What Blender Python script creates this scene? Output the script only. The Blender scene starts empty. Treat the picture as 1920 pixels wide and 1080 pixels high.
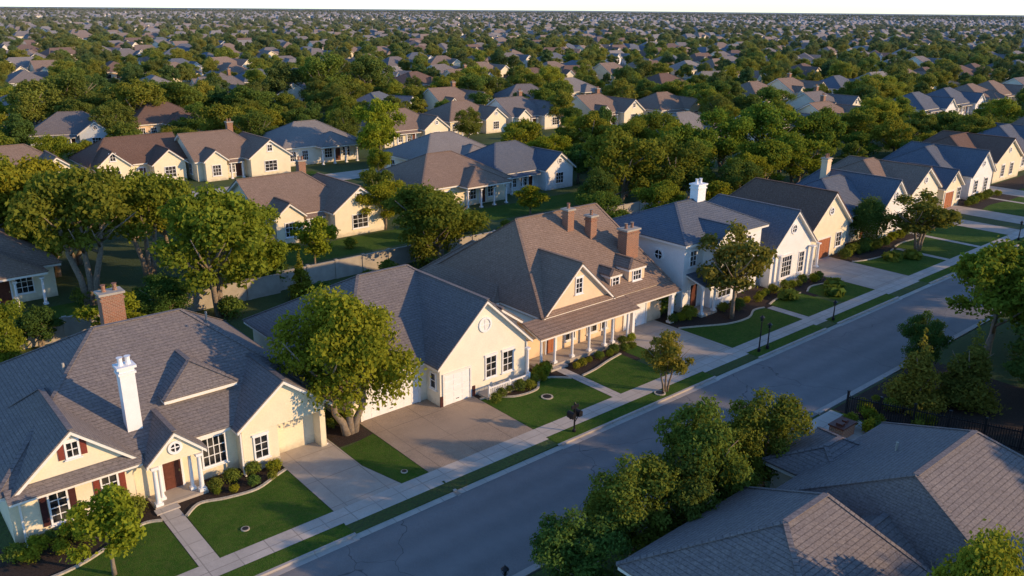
import bpy, bmesh, math, random
import numpy as np
from mathutils import Vector, Matrix
random.seed(7); rng=np.random.default_rng(7)
SC=bpy.context.scene; COL=SC.collection
# ------------------------------------------------------------ camera
F=1559.0; CH=25.0
az=math.radians(40.6); pt=math.radians(18.55); roll=math.radians(0.5)
fh=Vector((math.sin(az),math.cos(az),0)); rt=Vector((math.cos(az),-math.sin(az),0))
fw=fh*math.cos(pt)+Vector((0,0,-math.sin(pt))); up=fh*math.sin(pt)+Vector((0,0,math.cos(pt)))
r2=rt*math.cos(roll)+up*math.sin(roll); u2=up*math.cos(roll)-rt*math.sin(roll)
cam=bpy.data.objects.new("camera",bpy.data.cameras.new("camera")); COL.objects.link(cam)
cam.matrix_world=Matrix(((r2.x,u2.x,-fw.x,0),(r2.y,u2.y,-fw.y,0),(r2.z,u2.z,-fw.z,CH),(0,0,0,1)))
cam.data.sensor_width=36; cam.data.lens=36*F/1920; cam.data.clip_start=0.5; cam.data.clip_end=30000
SC.camera=cam
def inview(x,y,m=0.0):
    a=math.degrees(math.atan2(x,y)); return 8-m<a<73.5+m
# ------------------------------------------------------------ light
SUN_EL=math.radians(16.5); SUN_A=math.radians(54)
sd=Vector((math.cos(SUN_EL)*math.cos(SUN_A),-math.cos(SUN_EL)*math.sin(SUN_A),math.sin(SUN_EL)))
sun=bpy.data.objects.new("sun",bpy.data.lights.new("sun",'SUN')); COL.objects.link(sun)
sun.data.energy=5.0; sun.data.angle=math.radians(0.7); sun.data.color=(1.0,0.68,0.36)
sun.rotation_euler=sd.to_track_quat('Z','Y').to_euler()
W=bpy.data.worlds.new("World"); SC.world=W; W.use_nodes=True
nt=W.node_tree; bg=nt.nodes["Background"]
sky=nt.nodes.new("ShaderNodeTexSky"); sky.sky_type='NISHITA'; sky.sun_disc=False
sky.sun_elevation=SUN_EL; sky.sun_rotation=math.radians(144); sky.altitude=900; sky.air_density=1.0; sky.dust_density=0.2; sky.ozone_density=5.0
nt.links.new(sky.outputs[0],bg.inputs[0]); bg.inputs[1].default_value=0.29
SC.view_settings.view_transform='Standard'; SC.view_settings.look='None'; SC.view_settings.exposure=0
# ------------------------------------------------------------ materials
class NT:
    def __init__(s,name):
        s.m=bpy.data.materials.new(name); s.m.use_nodes=True; s.t=s.m.node_tree
        s.b=s.t.nodes["Principled BSDF"]; s.out=s.t.nodes["Material Output"]
        s.b.inputs["Specular IOR Level"].default_value=0.25
    def n(s,t,**k):
        nd=s.t.nodes.new(t)
        for a,b in k.items(): setattr(nd,a,b)
        return nd
    def l(s,a,b): s.t.links.new(a,b)
    def mix(s,f,a,b,mode='MIX'):
        nd=s.n("ShaderNodeMix",data_type='RGBA',blend_type=mode)
        for i,v in ((0,f),(6,a),(7,b)):
            if hasattr(v,'links'): s.l(v,nd.inputs[i])
            elif i==0: nd.inputs[0].default_value=v
            else: nd.inputs[i].default_value=(*v,1)
        return nd.outputs[2]
    def noise(s,scale,det=3,vec=None,rough=0.5):
        nd=s.n("ShaderNodeTexNoise"); nd.inputs["Scale"].default_value=scale; nd.inputs["Detail"].default_value=det
        nd.inputs["Roughness"].default_value=rough
        s.l(vec if vec else s.pos(),nd.inputs["Vector"]); return nd.outputs[0]
    def pos(s):
        if not hasattr(s,'_p'): s._p=s.n("ShaderNodeNewGeometry").outputs["Position"]
        return s._p
    def obj(s):
        if not hasattr(s,'_o'): s._o=s.n("ShaderNodeTexCoord").outputs["Object"]
        return s._o
    def ramp(s,v,a,b):
        nd=s.n("ShaderNodeMapRange"); nd.inputs[1].default_value=a; nd.inputs[2].default_value=b
        s.l(v,nd.inputs[0]); return nd.outputs[0]
    def haze(s,c,amount=0.8,col=(0.37,0.38,0.41),a=120,b=1700):  # aerial haze painted into the base colour, growing with distance from world origin
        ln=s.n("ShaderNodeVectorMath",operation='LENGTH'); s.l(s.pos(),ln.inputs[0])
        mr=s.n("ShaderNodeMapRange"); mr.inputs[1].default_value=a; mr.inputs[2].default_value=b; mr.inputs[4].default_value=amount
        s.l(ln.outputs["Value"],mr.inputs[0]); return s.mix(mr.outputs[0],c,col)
    def col(s,c): s.l(c,s.b.inputs["Base Color"])
    def bump(s,h,st,d=0.05):
        nd=s.n("ShaderNodeBump"); nd.inputs["Strength"].default_value=st; nd.inputs["Distance"].default_value=d
        s.l(h,nd.inputs["Height"]); s.l(nd.outputs[0],s.b.inputs["Normal"])
def simple(name,c,var=0.15,scale=3,rough=0.8,bump=0.0,haze=False):
    k=NT(name); f=k.noise(scale,4)
    f2=k.noise(scale*9,2)
    a=k.mix(k.ramp(f,.3,.7),tuple(x*(1-var) for x in c),tuple(min(1,x*(1+var)) for x in c))
    a=k.mix(0.25,a,k.mix(f2,tuple(x*.6 for x in c),tuple(min(1,x*1.3) for x in c)))
    if haze:
        sx=k.n("ShaderNodeSeparateXYZ"); k.l(k.pos(),sx.inputs[0]); nz=k.noise(2.5,4)
        ad=k.n("ShaderNodeMath",operation='ADD'); k.l(sx.outputs[2],ad.inputs[0]); k.l(nz,ad.inputs[1])
        a=k.mix(k.ramp(ad.outputs[0],1.0,.35),a,tuple(x*.55 for x in c))   # soil splash near the ground
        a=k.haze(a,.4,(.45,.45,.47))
    k.col(a); k.b.inputs["Roughness"].default_value=rough
    if bump: k.bump(f2,bump)
    return k.m
def roofmat(name,c,c2):
    k=NT(name); p=k.obj()
    sx=k.n("ShaderNodeSeparateXYZ"); k.l(p,sx.inputs[0])
    ad=k.n("ShaderNodeMath",operation='ADD'); k.l(sx.outputs[0],ad.inputs[0]); k.l(sx.outputs[1],ad.inputs[1])
    cb=k.n("ShaderNodeCombineXYZ"); k.l(ad.outputs[0],cb.inputs[0]); k.l(sx.outputs[2],cb.inputs[1])
    br=k.n("ShaderNodeTexBrick"); br.inputs["Scale"].default_value=1; br.inputs["Brick Width"].default_value=0.34; br.inputs["Row Height"].default_value=0.11
    br.inputs["Mortar Size"].default_value=0.010; br.inputs["Color1"].default_value=(*c,1); br.inputs["Color2"].default_value=(*c2,1)
    br.inputs["Mortar"].default_value=(c[0]*.5,c[1]*.5,c[2]*.5,1); br.inputs["Bias"].default_value=0.0
    k.l(cb.outputs[0],br.inputs["Vector"])
    big=k.noise(.45,5,rough=.65); a=k.mix(k.ramp(big,.3,.75),br.outputs[0],tuple(x*.7 for x in c2),'MIX')
    a=k.mix(.7,br.outputs[0],a); fine=k.noise(9,3,rough=.7)
    a=k.mix(k.ramp(fine,.3,.7),k.mix(.32,a,(0,0,0)),k.mix(.10,a,(.5,.5,.5)))
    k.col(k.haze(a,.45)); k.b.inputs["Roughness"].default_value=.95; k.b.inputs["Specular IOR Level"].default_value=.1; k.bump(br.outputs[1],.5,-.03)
    return k.m
M={}
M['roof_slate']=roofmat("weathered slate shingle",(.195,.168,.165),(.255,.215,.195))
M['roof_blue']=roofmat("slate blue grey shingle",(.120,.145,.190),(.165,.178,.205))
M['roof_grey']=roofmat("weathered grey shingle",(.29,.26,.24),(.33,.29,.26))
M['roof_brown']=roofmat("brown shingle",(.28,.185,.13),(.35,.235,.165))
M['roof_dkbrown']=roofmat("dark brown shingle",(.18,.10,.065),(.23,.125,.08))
M['cream']=simple("cream stucco",(.79,.69,.49),.06,1.2,.85,.15,True)
M['cream2']=simple("pale stucco",(.79,.72,.58),.05,1.2,.85,.15,True)
M['whitew']=simple("white stucco",(.79,.77,.74),.05,1.2,.85,.15,True)
M['greyw']=simple("pale blue grey siding",(.55,.58,.60),.05,1.2,.85,.15,True)
M['tan']=simple("tan stucco",(.77,.57,.37),.07,1.2,.85,.15,True)
M['white']=simple("white paint",(.80,.79,.77),.04,2,.5)
M['trimc']=simple("cream trim paint",(.78,.74,.67),.04,2,.5)
M['black']=simple("black metal",(.015,.015,.017),.2,5,.4)
M['red']=simple("dark red shutter paint",(.20,.045,.03),.15,5,.6)
M['dkred']=simple("maroon shutter paint",(.06,.018,.018),.15,5,.6)
M['door']=simple("dark wood door",(.12,.04,.025),.2,5,.5)
M['gred']=simple("red brown garage door paint",(.36,.13,.06),.1,3,.6)
M['brass']=simple("brass",(.5,.35,.12),.1,5,.3)
M['bark']=simple("bark",(.24,.19,.14),.3,6,.9,.5)
M['mulch']=simple("mulch",(.045,.030,.022),.4,8,.95,.6)
M['stone']=simple("pale edging stone",(.46,.40,.31),.25,5,.85,.4)
M['conc']=simple("precast wall concrete",(.38,.34,.28),.15,1.5,.9,.2)
def brick():
    k=NT("red brick"); p=k.obj(); sx=k.n("ShaderNodeSeparateXYZ"); k.l(p,sx.inputs[0])
    ad=k.n("ShaderNodeMath",operation='ADD'); k.l(sx.outputs[0],ad.inputs[0]); k.l(sx.outputs[1],ad.inputs[1])
    cb=k.n("ShaderNodeCombineXYZ"); k.l(ad.outputs[0],cb.inputs[0]); k.l(sx.outputs[2],cb.inputs[1])
    br=k.n("ShaderNodeTexBrick"); br.inputs["Scale"].default_value=1; br.inputs["Brick Width"].default_value=.24; br.inputs["Row Height"].default_value=.09
    br.inputs["Mortar Size"].default_value=.012; br.inputs["Color1"].default_value=(.30,.11,.06,1); br.inputs["Color2"].default_value=(.20,.08,.05,1); br.inputs["Mortar"].default_value=(.35,.28,.2,1)
    k.l(cb.outputs[0],br.inputs["Vector"]); k.col(br.outputs[0]); k.b.inputs["Roughness"].default_value=.9; return k.m
M['brick']=brick()
def glass():
    k=NT("window glass"); f=k.noise(1.3,2); k.col(k.mix(k.ramp(f,.45,.6),(.012,.014,.018),(.06,.055,.05)))
    k.b.inputs["Roughness"].default_value=.07; k.b.inputs["Specular IOR Level"].default_value=.6; return k.m
M['glass']=glass()
def slabmat(name,c,pw,ph,rough=.85,agg=0.0,joint=.02):
    k=NT(name); p=k.pos()
    br=k.n("ShaderNodeTexBrick"); br.offset=0.0; br.inputs["Scale"].default_value=1; br.inputs["Brick Width"].default_value=pw; br.inputs["Row Height"].default_value=ph
    br.inputs["Mortar Size"].default_value=joint; br.inputs["Color1"].default_value=(*c,1); br.inputs["Color2"].default_value=(*[x*.88 for x in c],1)
    br.inputs["Mortar"].default_value=(*[x*.45 for x in c],1); k.l(p,br.inputs["Vector"])
    n1=k.noise(.8,5,rough=.7); a=k.mix(k.ramp(n1,.3,.75),br.outputs[0],tuple(x*.66 for x in c)); 
    n2=k.noise(25,2); a=k.mix(k.ramp(n2,.3,.7),k.mix(.15+agg,a,(.03,.025,.02)),a)
    n3=k.noise(.25,3); a=k.mix(k.ramp(n3,.45,.8),a,tuple(x*.75 for x in c))
    k.col(a); k.b.inputs["Roughness"].default_value=rough; return k.m
M['walk']=slabmat("concrete sidewalk",(.60,.53,.45),1.5,1.35,joint=.03)
M['drive']=slabmat("concrete driveway",(.54,.46,.375),2.6,2.9,joint=.03)
M['drive2']=slabmat("exposed aggregate driveway",(.48,.36,.255),2.7,3.1,agg=.3,joint=.03)
M['kerb']=slabmat("concrete kerb",(.53,.47,.41),3,50,joint=.03)
def asphalt():
    k=NT("asphalt"); n1=k.noise(.15,5,rough=.7); n2=k.noise(30,2); n3=k.noise(1.1,5,rough=.7)
    sx=k.n("ShaderNodeSeparateXYZ"); k.l(k.pos(),sx.inputs[0])
    sc=k.n("ShaderNodeMath",operation='MULTIPLY'); sc.inputs[1].default_value=3.2; k.l(sx.outputs[1],sc.inputs[0])
    sn=k.n("ShaderNodeMath",operation='SINE'); k.l(sc.outputs[0],sn.inputs[0])
    a=k.mix(k.ramp(n1,.3,.7),(.18,.168,.16),(.235,.218,.205)); a=k.mix(k.ramp(n3,.35,.8),a,(.255,.238,.222))
    a=k.mix(k.ramp(sn.outputs[0],-1,7),a,(.08,.08,.082))
    a=k.mix(k.ramp(n2,.25,.75),k.mix(.3,a,(.03,.03,.03)),k.mix(.1,a,(.4,.38,.35)))
    vo=k.n("ShaderNodeTexVoronoi",feature='DISTANCE_TO_EDGE'); vo.inputs["Scale"].default_value=.12
    wn=k.n("ShaderNodeTexNoise"); wn.inputs["Scale"].default_value=.8; k.l(k.pos(),wn.inputs["Vector"])
    mx=k.n("ShaderNodeVectorMath",operation='ADD'); k.l(k.pos(),mx.inputs[0]); k.l(wn.outputs[1],mx.inputs[1]); k.l(mx.outputs[0],vo.inputs["Vector"])
    a=k.mix(k.ramp(vo.outputs[0],.003,.0),a,(.07,.07,.07))
    k.col(a); k.b.inputs["Roughness"].default_value=.75; k.bump(n2,.3,.01); return k.m
M['asphalt']=asphalt()
def lawnmat():
    k=NT("lawn grass"); n1=k.noise(.7,5,rough=.65); n2=k.noise(22,3); n3=k.noise(3.2,6,rough=.75)
    a=k.mix(k.ramp(n1,.3,.7),(.040,.110,.010),(.090,.170,.020)); a=k.mix(k.ramp(n3,.42,.75),a,(.125,.15,.035))
    a=k.mix(k.ramp(n2,.3,.75),k.mix(.5,a,(0,.01,0)),a)
    k.col(a); k.b.inputs["Roughness"].default_value=.95; k.b.inputs["Specular IOR Level"].default_value=.1; k.bump(n2,.8,.06); return k.m
M['lawn']=lawnmat()
def groundmat():
    k=NT("ground cover"); n1=k.noise(.12,5,rough=.6); n2=k.noise(6,4); n0=k.noise(.012,4,rough=.7)
    a=k.mix(k.ramp(n1,.35,.6),(.05,.085,.02),(.085,.13,.03)); a=k.mix(k.ramp(n2,.4,.8),a,(.04,.04,.02))
    a=k.mix(k.ramp(n0,.35,.7),a,(.06,.08,.03))
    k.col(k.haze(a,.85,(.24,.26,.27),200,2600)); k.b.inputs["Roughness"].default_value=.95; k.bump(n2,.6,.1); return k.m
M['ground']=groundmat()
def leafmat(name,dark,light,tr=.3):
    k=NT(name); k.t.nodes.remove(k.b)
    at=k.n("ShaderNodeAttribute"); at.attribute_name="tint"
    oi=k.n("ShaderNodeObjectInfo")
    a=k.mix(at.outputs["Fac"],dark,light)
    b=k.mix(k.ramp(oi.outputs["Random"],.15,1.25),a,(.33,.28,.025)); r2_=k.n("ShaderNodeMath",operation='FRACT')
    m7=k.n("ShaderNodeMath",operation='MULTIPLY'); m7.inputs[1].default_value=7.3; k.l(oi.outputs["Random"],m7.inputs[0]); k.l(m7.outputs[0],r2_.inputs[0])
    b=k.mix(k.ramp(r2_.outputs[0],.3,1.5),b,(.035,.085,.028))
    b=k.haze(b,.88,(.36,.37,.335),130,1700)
    d=k.n("ShaderNodeBsdfDiffuse"); t=k.n("ShaderNodeBsdfTranslucent"); k.l(b,d.inputs[0])
    k.l(k.mix(.45,b,(.32,.32,.02)),t.inputs[0])
    ms=k.n("ShaderNodeMixShader"); ms.inputs[0].default_value=tr; k.l(d.outputs[0],ms.inputs[1]); k.l(t.outputs[0],ms.inputs[2]); k.l(ms.outputs[0],k.out.inputs[0])
    return k.m
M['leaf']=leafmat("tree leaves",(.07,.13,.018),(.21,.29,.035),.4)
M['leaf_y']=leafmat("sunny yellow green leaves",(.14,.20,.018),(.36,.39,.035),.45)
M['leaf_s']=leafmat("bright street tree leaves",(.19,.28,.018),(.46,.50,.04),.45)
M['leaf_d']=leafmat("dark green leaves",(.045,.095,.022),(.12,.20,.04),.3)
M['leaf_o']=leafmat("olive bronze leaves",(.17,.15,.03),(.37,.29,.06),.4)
# ------------------------------------------------------------ mesh builder
def mapf(face,x,y):
    return {'-Y':lambda u,n,z:(x+u,y-n,z),'-X':lambda u,n,z:(x-n,y-u,z),'+Y':lambda u,n,z:(x-u,y+n,z),'+X':lambda u,n,z:(x+n,y+u,z)}[face]
ID=lambda a,b,c:(a,b,c)
class MB:
    def __init__(s): s.v=[]; s.f=[]; s.mi=[]
    def add(s,vs,fs,mi=0):
        o=len(s.v); s.v+=[tuple(v) for v in vs]; s.f+=[tuple(i+o for i in f) for f in fs]
        s.mi+=(list(mi) if isinstance(mi,(list,tuple)) else [mi]*len(fs))
    def box(s,a0,a1,b0,b1,c0,c1,m=ID,mi=0):
        vs=[m(x,y,z) for z in (c0,c1) for y in (b0,b1) for x in (a0,a1)]
        s.add(vs,[(0,1,3,2),(4,6,7,5),(0,4,5,1),(2,3,7,6),(0,2,6,4),(1,5,7,3)],mi)
    def beam(s,p,q,w,h,mi=0):
        p=Vector(p);q=Vector(q);d=(q-p).normalized(); sx=d.cross(Vector((0,0,1)))
        sx=(sx.normalized() if sx.length>1e-4 else Vector((1,0,0)))*w/2; u=sx.cross(d).normalized()*h
        vs=[p-sx,p+sx,p+sx+u,p-sx+u,q-sx,q+sx,q+sx+u,q-sx+u]
        s.add(vs,[(0,1,2,3),(4,7,6,5),(0,4,5,1),(1,5,6,2),(2,6,7,3),(3,7,4,0)],mi)
    def tube(s,path,rad,n=8,mi=0):
        path=[Vector(p) for p in path]; rings=[]
        for i,p in enumerate(path):
            d=(path[min(i+1,len(path)-1)]-path[max(i-1,0)]).normalized()
            a=d.cross(Vector((0,1,0.01))); a=a.normalized() if a.length>.05 else Vector((1,0,0)); b=d.cross(a)
            rings.append([p+(a*math.cos(t)+b*math.sin(t))*rad[i] for t in [2*math.pi*j/n for j in range(n)]])
        vs=[v for r in rings for v in r]; fs=[]
        for i in range(len(path)-1):
            for j in range(n): k=(j+1)%n; fs.append((i*n+j,i*n+k,(i+1)*n+k,(i+1)*n+j))
        fs.append(tuple(range(n))[::-1]); fs.append(tuple((len(path)-1)*n+j for j in range(n)))
        s.add(vs,fs,mi)
    def lathe(s,x,y,prof,n=12,mi=0):
        s.tube([(x,y,z) for r,z in prof],[r for r,z in prof],n,mi)
    def obj(s,name,mats,parent=None,origin=(0,0,0),smooth=False):
        me=bpy.data.meshes.new(name); ox,oy,oz=origin
        me.from_pydata([(a-ox,b-oy,c-oz) for a,b,c in s.v],[],s.f)
        for m in mats: me.materials.append(m)
        me.polygons.foreach_set("material_index",s.mi)
        bm=bmesh.new(); bm.from_mesh(me); bmesh.ops.recalc_face_normals(bm,faces=bm.faces); bm.to_mesh(me); bm.free()
        if smooth: me.polygons.foreach_set("use_smooth",[True]*len(me.polygons))
        o=bpy.data.objects.new(name,me); COL.objects.link(o)
        if parent: o.parent=parent
        else: o.location=origin
        return o
def info(o,label,cat,group=None):
    o["label"]=label; o["category"]=cat
    if group: o["group"]=group
    return o
def empty(name,loc,label,cat,group=None,yaw=0,scale=(1,1,1)):
    e=bpy.data.objects.new(name,None); COL.objects.link(e); e.location=loc; e.rotation_euler=(0,0,yaw); e.scale=scale; e.empty_display_size=.3
    return info(e,label,cat,group)
def struct(o): o["kind"]="structure"; return o
def wingsolid(mb,x0,x1,y0,y1,z,p,axis,i0,i1,top,bot,ins=0.0,flat=None,mi=0):
    """i0,i1 = ridge inset at each end (0=gable)."""
    if axis=='y': A0,A1,B0,B1=y0,y1,x0,x1
    else: A0,A1,B0,B1=x0,x1,y0,y1
    w=(B1-B0)/2; zr=z+w*p; c=(B0+B1)/2
    A0+=ins;A1-=ins;B0+=ins;B1-=ins; ze=z+ins*p
    R0=A0+(max(i0-ins*(i0/w if w else 1),0.0) if i0>0 else 0); R1=A1-(max(i1-ins*(i1/w if w else 1),0.0) if i1>0 else 0)
    def q(a,b,zz): return (b,a,zz) if axis=='y' else (a,b,zz)
    T=[q(A0,B0,ze+top),q(A1,B0,ze+top),q(A1,B1,ze+top),q(A0,B1,ze+top),q(R0,c,zr+top),q(R1,c,zr+top)]
    if flat is None: Bt=[(v[0],v[1],v[2]-top+bot) for v in T]
    else: Bt=[(v[0],v[1],flat) for v in T]
    fs=[(0,1,5,4),(2,3,4,5)]
    if i0>0: fs.append((0,4,3))
    if i1>0: fs.append((1,2,5))
    side=[(0,1,7,6),(2,3,9,8)]
    side+= [(3,0,6,9)] if i0>0 else ([(0,4,10,6),(4,3,9,10)] if flat is None else [(0,4,3,9,6)])
    side+= [(1,2,8,7)] if i1>0 else ([(1,5,11,7),(5,2,8,11)] if flat is None else [(1,5,2,8,7)])
    if flat is None: bf=[(6,10,11,7),(8,11,10,9)]+([(6,9,10)] if i0>0 else [])+([(7,11,8)] if i1>0 else [])
    else: bf=[(6,7,8,9)]
    mb.add(T+Bt,fs+side+bf,mi)
    return T
class House:
    def __init__(s,name,x,y,label,roof='roof_blue',wall='cream',trim='trimc',group=None,detail=True):
        s.o=(x,y,0); s.e=empty(name,s.o,label,"house",group); s.rm=roof; s.wm=wall; s.tm=trim
        s.W=MB(); s.R=MB(); s.T=MB(); s.detail=detail
    def wing(s,x0,x1,y0,y1,z,p,axis='x',i0=None,i1=None,o=.45,zb=0,walls=True):
        w=((y1-y0) if axis=='x' else (x1-x0))/2
        i0=w if i0 is None else i0; i1=w if i1 is None else i1
        T=wingsolid(s.R,x0,x1,y0,y1,z,p,axis,i0,i1,.09,0)
        wingsolid(s.T,x0,x1,y0,y1,z,p,axis,i0,i1,-.004,-.22,ins=.05)
        if walls: wingsolid(s.W,x0,x1,y0,y1,z,p,axis,i0,i1,-.16,0,ins=o,flat=zb)
        if s.detail:
            s.R.beam(T[4],T[5],.26,.04)
            if i0>0: s.R.beam(T[0],T[4],.22,.035); s.R.beam(T[3],T[4],.22,.035)
            if i1>0: s.R.beam(T[1],T[5],.22,.035); s.R.beam(T[2],T[5],.22,.035)
    def shed(s,x0,x1,ya,za,yb,zb):
        for mb,t,b,i in ((s.R,.07,0,0),(s.T,-.004,-.16,.04)):
            vs=[]
            for dz in (t,b):
                k=(zb-za)/(yb-ya)
                vs+=[(x0+i,ya+i,za+i*k+dz),(x1-i,ya+i,za+i*k+dz),(x1-i,yb,zb+dz),(x0+i,yb,zb+dz)]
            mb.add(vs,[(0,1,2,3),(7,6,5,4),(0,4,5,1),(1,5,6,2),(2,6,7,3),(3,7,4,0)])
    def part(s,mb,name,mats,parent=None,smooth=False): return mb.obj(name,[M[m] for m in mats],parent or s.e,s.o,smooth)
    def window(s,x,y,z,w,h,face='-Y',nx=2,ny=2,shut=None,arch=False,fm='white'):
        m=mapf(face,x,y); g=MB(); g.box(-w/2,w/2,-.02,.015,z,z+h,m); go=s.part(g,"window",['glass'])
        f=MB(); t=.09
        f.box(-w/2-t,-w/2,-.02,.07,z-t,z+h+t,m); f.box(w/2,w/2+t,-.02,.07,z-t,z+h+t,m)
        f.box(-w/2,w/2,-.02,.068,z+h,z+h+t,m); f.box(-w/2,w/2,-.02,.068,z-t,z,m)
        if arch: f.box(-w/2-t-.05,w/2+t+.05,-.02,.1,z+h+t,z+h+t+.12,m)
        for i in range(1,nx): u=-w/2+w*i/nx; f.box(u-.022,u+.022,.0,.04,z,z+h,m)
        for j in range(1,ny): zz=z+h*j/ny; f.box(-w/2,w/2,.0,.037,zz-.022,zz+.022,m)
        s.part(f,"frame",[fm],go)
        if s.detail:
            si=MB(); si.box(-w/2-.16,w/2+.16,-.02,.13,z-t-.07,z-t-.003,m); s.part(si,"sill",[fm],go)
        if shut:
            for sg in (-1,1):
                b=MB(); sw=max(.28,w*.42); c=sg*(w/2+t+.03+sw/2)
                b.box(c-sw/2,c+sw/2,-.01,.05,z-.05,z+h+.05,m)
                for j in range(int(h/.12)): b.box(c-sw/2+.05,c+sw/2-.05,.05,.065,z+j*.12+.02,z+j*.12+.09,m)
                s.part(b,"shutter",[shut])
        return go
    def roundwin(s,x,y,z,r,face='-Y',name="window",star=True):
        m=mapf(face,x,y); n=20; g=MB(); vs=[m(r*math.cos(t),.02,z+r*math.sin(t)) for t in [2*math.pi*i/n for i in range(n)]]
        vb=[m(r*math.cos(t),-.02,z+r*math.sin(t)) for t in [2*math.pi*i/n for i in range(n)]]
        g.add(vs+vb,[tuple(range(n)),tuple(range(2*n-1,n-1,-1))]+[(i,(i+1)%n,n+(i+1)%n,n+i) for i in range(n)])
        go=s.part(g,name,['glass' if star else 'trimc']); f=MB()
        for i in range(n):
            a=2*math.pi*i/n; b=2*math.pi*(i+1)/n; R=r+.13
            q=[(rr*math.cos(t),nn,z+rr*math.sin(t)) for t in (a,b) for rr in (r-.01,R) for nn in (-.02,.08)]
            f.add([m(*v) for v in q],[(0,1,3,2),(4,6,7,5),(0,4,5,1),(2,3,7,6),(0,2,6,4),(1,5,7,3)])
        f.box(-.03,.03,.021,.05,z-r,z+r,m); f.box(-r,r,.021,.047,z-.03,z+.03,m)
        s.part(f,"frame",['white'],go)
    def garage(s,x,y,w,h,mat='white',face='-Y',z=0.02):
        m=mapf(face,x,y); g=MB(); n=5
        for j in range(n):
            z0=z+h*j/n; z1=z+h*(j+1)/n-.02; g.box(-w/2,w/2,-.05,.03,z0,z1,m)
            k=max(2,int(w/.6))
            for i in range(k): u0=-w/2+w*i/k+.05; u1=-w/2+w*(i+1)/k-.05; g.box(u0,u1,.03,.045,z0+.06,z1-.06,m)
        g.box(-w/2+.01,w/2-.01,-.05,.01,z,z+h-.02,m)
        go=s.part(g,"garage_door",[mat]); f=MB()
        f.box(-w/2-.14,-w/2,-.05,.09,0,z+h+.14,m); f.box(w/2,w/2+.14,-.05,.09,0,z+h+.14,m); f.box(-w/2,w/2,-.05,.088,z+h,z+h+.14,m)
        s.part(f,"frame",['trimc' if mat!='white' else s.tm],go)
        hd=MB(); hd.box(-.12,.12,.045,.075,z+.25,z+.29,m); s.part(hd,"handle",['black'],go)
    def door(s,x,y,z=.15,w=.95,h=2.1,mat='door',face='-Y'):
        m=mapf(face,x,y); g=MB(); g.box(-w/2,w/2,-.02,.03,z,z+h,m)
        for a in (-1,1):
            for zz in (.15,.8,1.45): g.box(a*w/4-.15,a*w/4+.15,.03,.045,z+zz,z+zz+.5,m)
        go=s.part(g,"door",[mat]); f=MB()
        f.box(-w/2-.12,-w/2,-.02,.08,z,z+h+.12,m); f.box(w/2,w/2+.12,-.02,.08,z,z+h+.12,m); f.box(-w/2,w/2,-.02,.078,z+h,z+h+.12,m)
        s.part(f,"frame",['white'],go); k=MB(); k.box(w/2-.14,w/2-.07,.045,.1,z+.95,z+1.07,m); s.part(k,"handle",['brass'],go)
    def column(s,x,y,z0,z1,r=.13,sq=False):
        c=MB()
        c.box(x-r*1.5,x+r*1.5,y-r*1.5,y+r*1.5,z0,z0+.16); c.box(x-r*1.4,x+r*1.4,y-r*1.4,y+r*1.4,z1-.14,z1)
        if sq: c.box(x-r,x+r,y-r,y+r,z0+.16,z1-.14)
        else: c.lathe(x,y,[(r*1.2,z0+.16),(r,z0+.26),(r*.98,z0+1),(r*.82,z1-.26),(r*1.1,z1-.14)],14)
        s.part(c,"column",['white'])
    def slab(s,x0,x1,y0,y1,z0,z1,name="porch_floor",mat='drive'):
        b=MB(); b.box(x0,x1,y0,y1,z0,z1); return s.part(b,name,[mat])
    def wall(s,x0,x1,y0,y1,z0,z1): s.W.box(x0,x1,y0,y1,z0,z1)
    def spout(s,x,y,z1):
        b=MB(); b.box(x-.045,x+.045,y-.045,y+.045,.05,z1); b.box(x-.045,x+.045,y-.28,y-.045,.05,.13); s.part(b,"downspout",['trimc'])
    def finish(s):
        if s.W.v: s.part(s.W,"wall",[s.wm])
        s.roof=s.part(s.R,"roof",[s.rm]); s.part(s.T,"eaves_trim",[s.tm])
    def vent(s,x,y,z):
        b=MB(); b.lathe(x,y,[(.07,z-.5),(.07,z+.3)],8); s.part(b,"vent_pipe",['conc'],s.roof)
    def chimney(s,x,y,w,d,z0,z1,mat,pots=2,cap='conc'):
        b=MB(); b.box(x-w/2,x+w/2,y-d/2,y+d/2,z0,z1)
        b.box(x-w/2-.07,x+w/2+.07,y-d/2-.07,y+d/2+.07,z1-.32,z1-.2)
        b.box(x-w/2-.11,x+w/2+.11,y-d/2-.11,y+d/2+.11,z1,z1+.14,mi=1)
        for i in range(pots):
            px=x+(i-(pots-1)/2)*w*.5; b.lathe(px,y,[(.15,z1+.14),(.12,z1+.3),(.13,z1+.55),(.17,z1+.58)],10,mi=2)
        s.part(b,"chimney",[mat,cap if mat!='white' else 'white','brick' if mat!='white' else 'white'],s.roof)
# ------------------------------------------------------------ ground and street
def strips(name,ys,x0,x1,mat):
    mb=MB(); vs=[]; 
    for (y,z) in ys: vs+=[(x0,y,z),(x1,y,z)]
    mb.add(vs,[(2*i,2*i+1,2*i+3,2*i+2) for i in range(len(ys)-1)]); return struct(mb.obj(name,[M[mat]]))
KY,NY=32.0,24.3
strips("ground",[(-9000,0),(NY-.3,0),(NY-.3,-.15),(KY+.1,-.15),(KY+.1,0),(14000,0)],-9000,14000,'ground')
strips("road",[(NY-.02,-.13),(28,-.09),(KY+.02,-.13)],-60,700,'asphalt')
def sheet(name,poly,z,mat):
    mb=MB(); mb.add([(x,y,z) for x,y in poly],[tuple(range(len(poly)))]); return struct(mb.obj(name,[M[mat]]))
def rect(name,x0,x1,y0,y1,z,mat): return sheet(name,[(x0,y0),(x1,y0),(x1,y1),(x0,y1)],z,mat)
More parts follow.
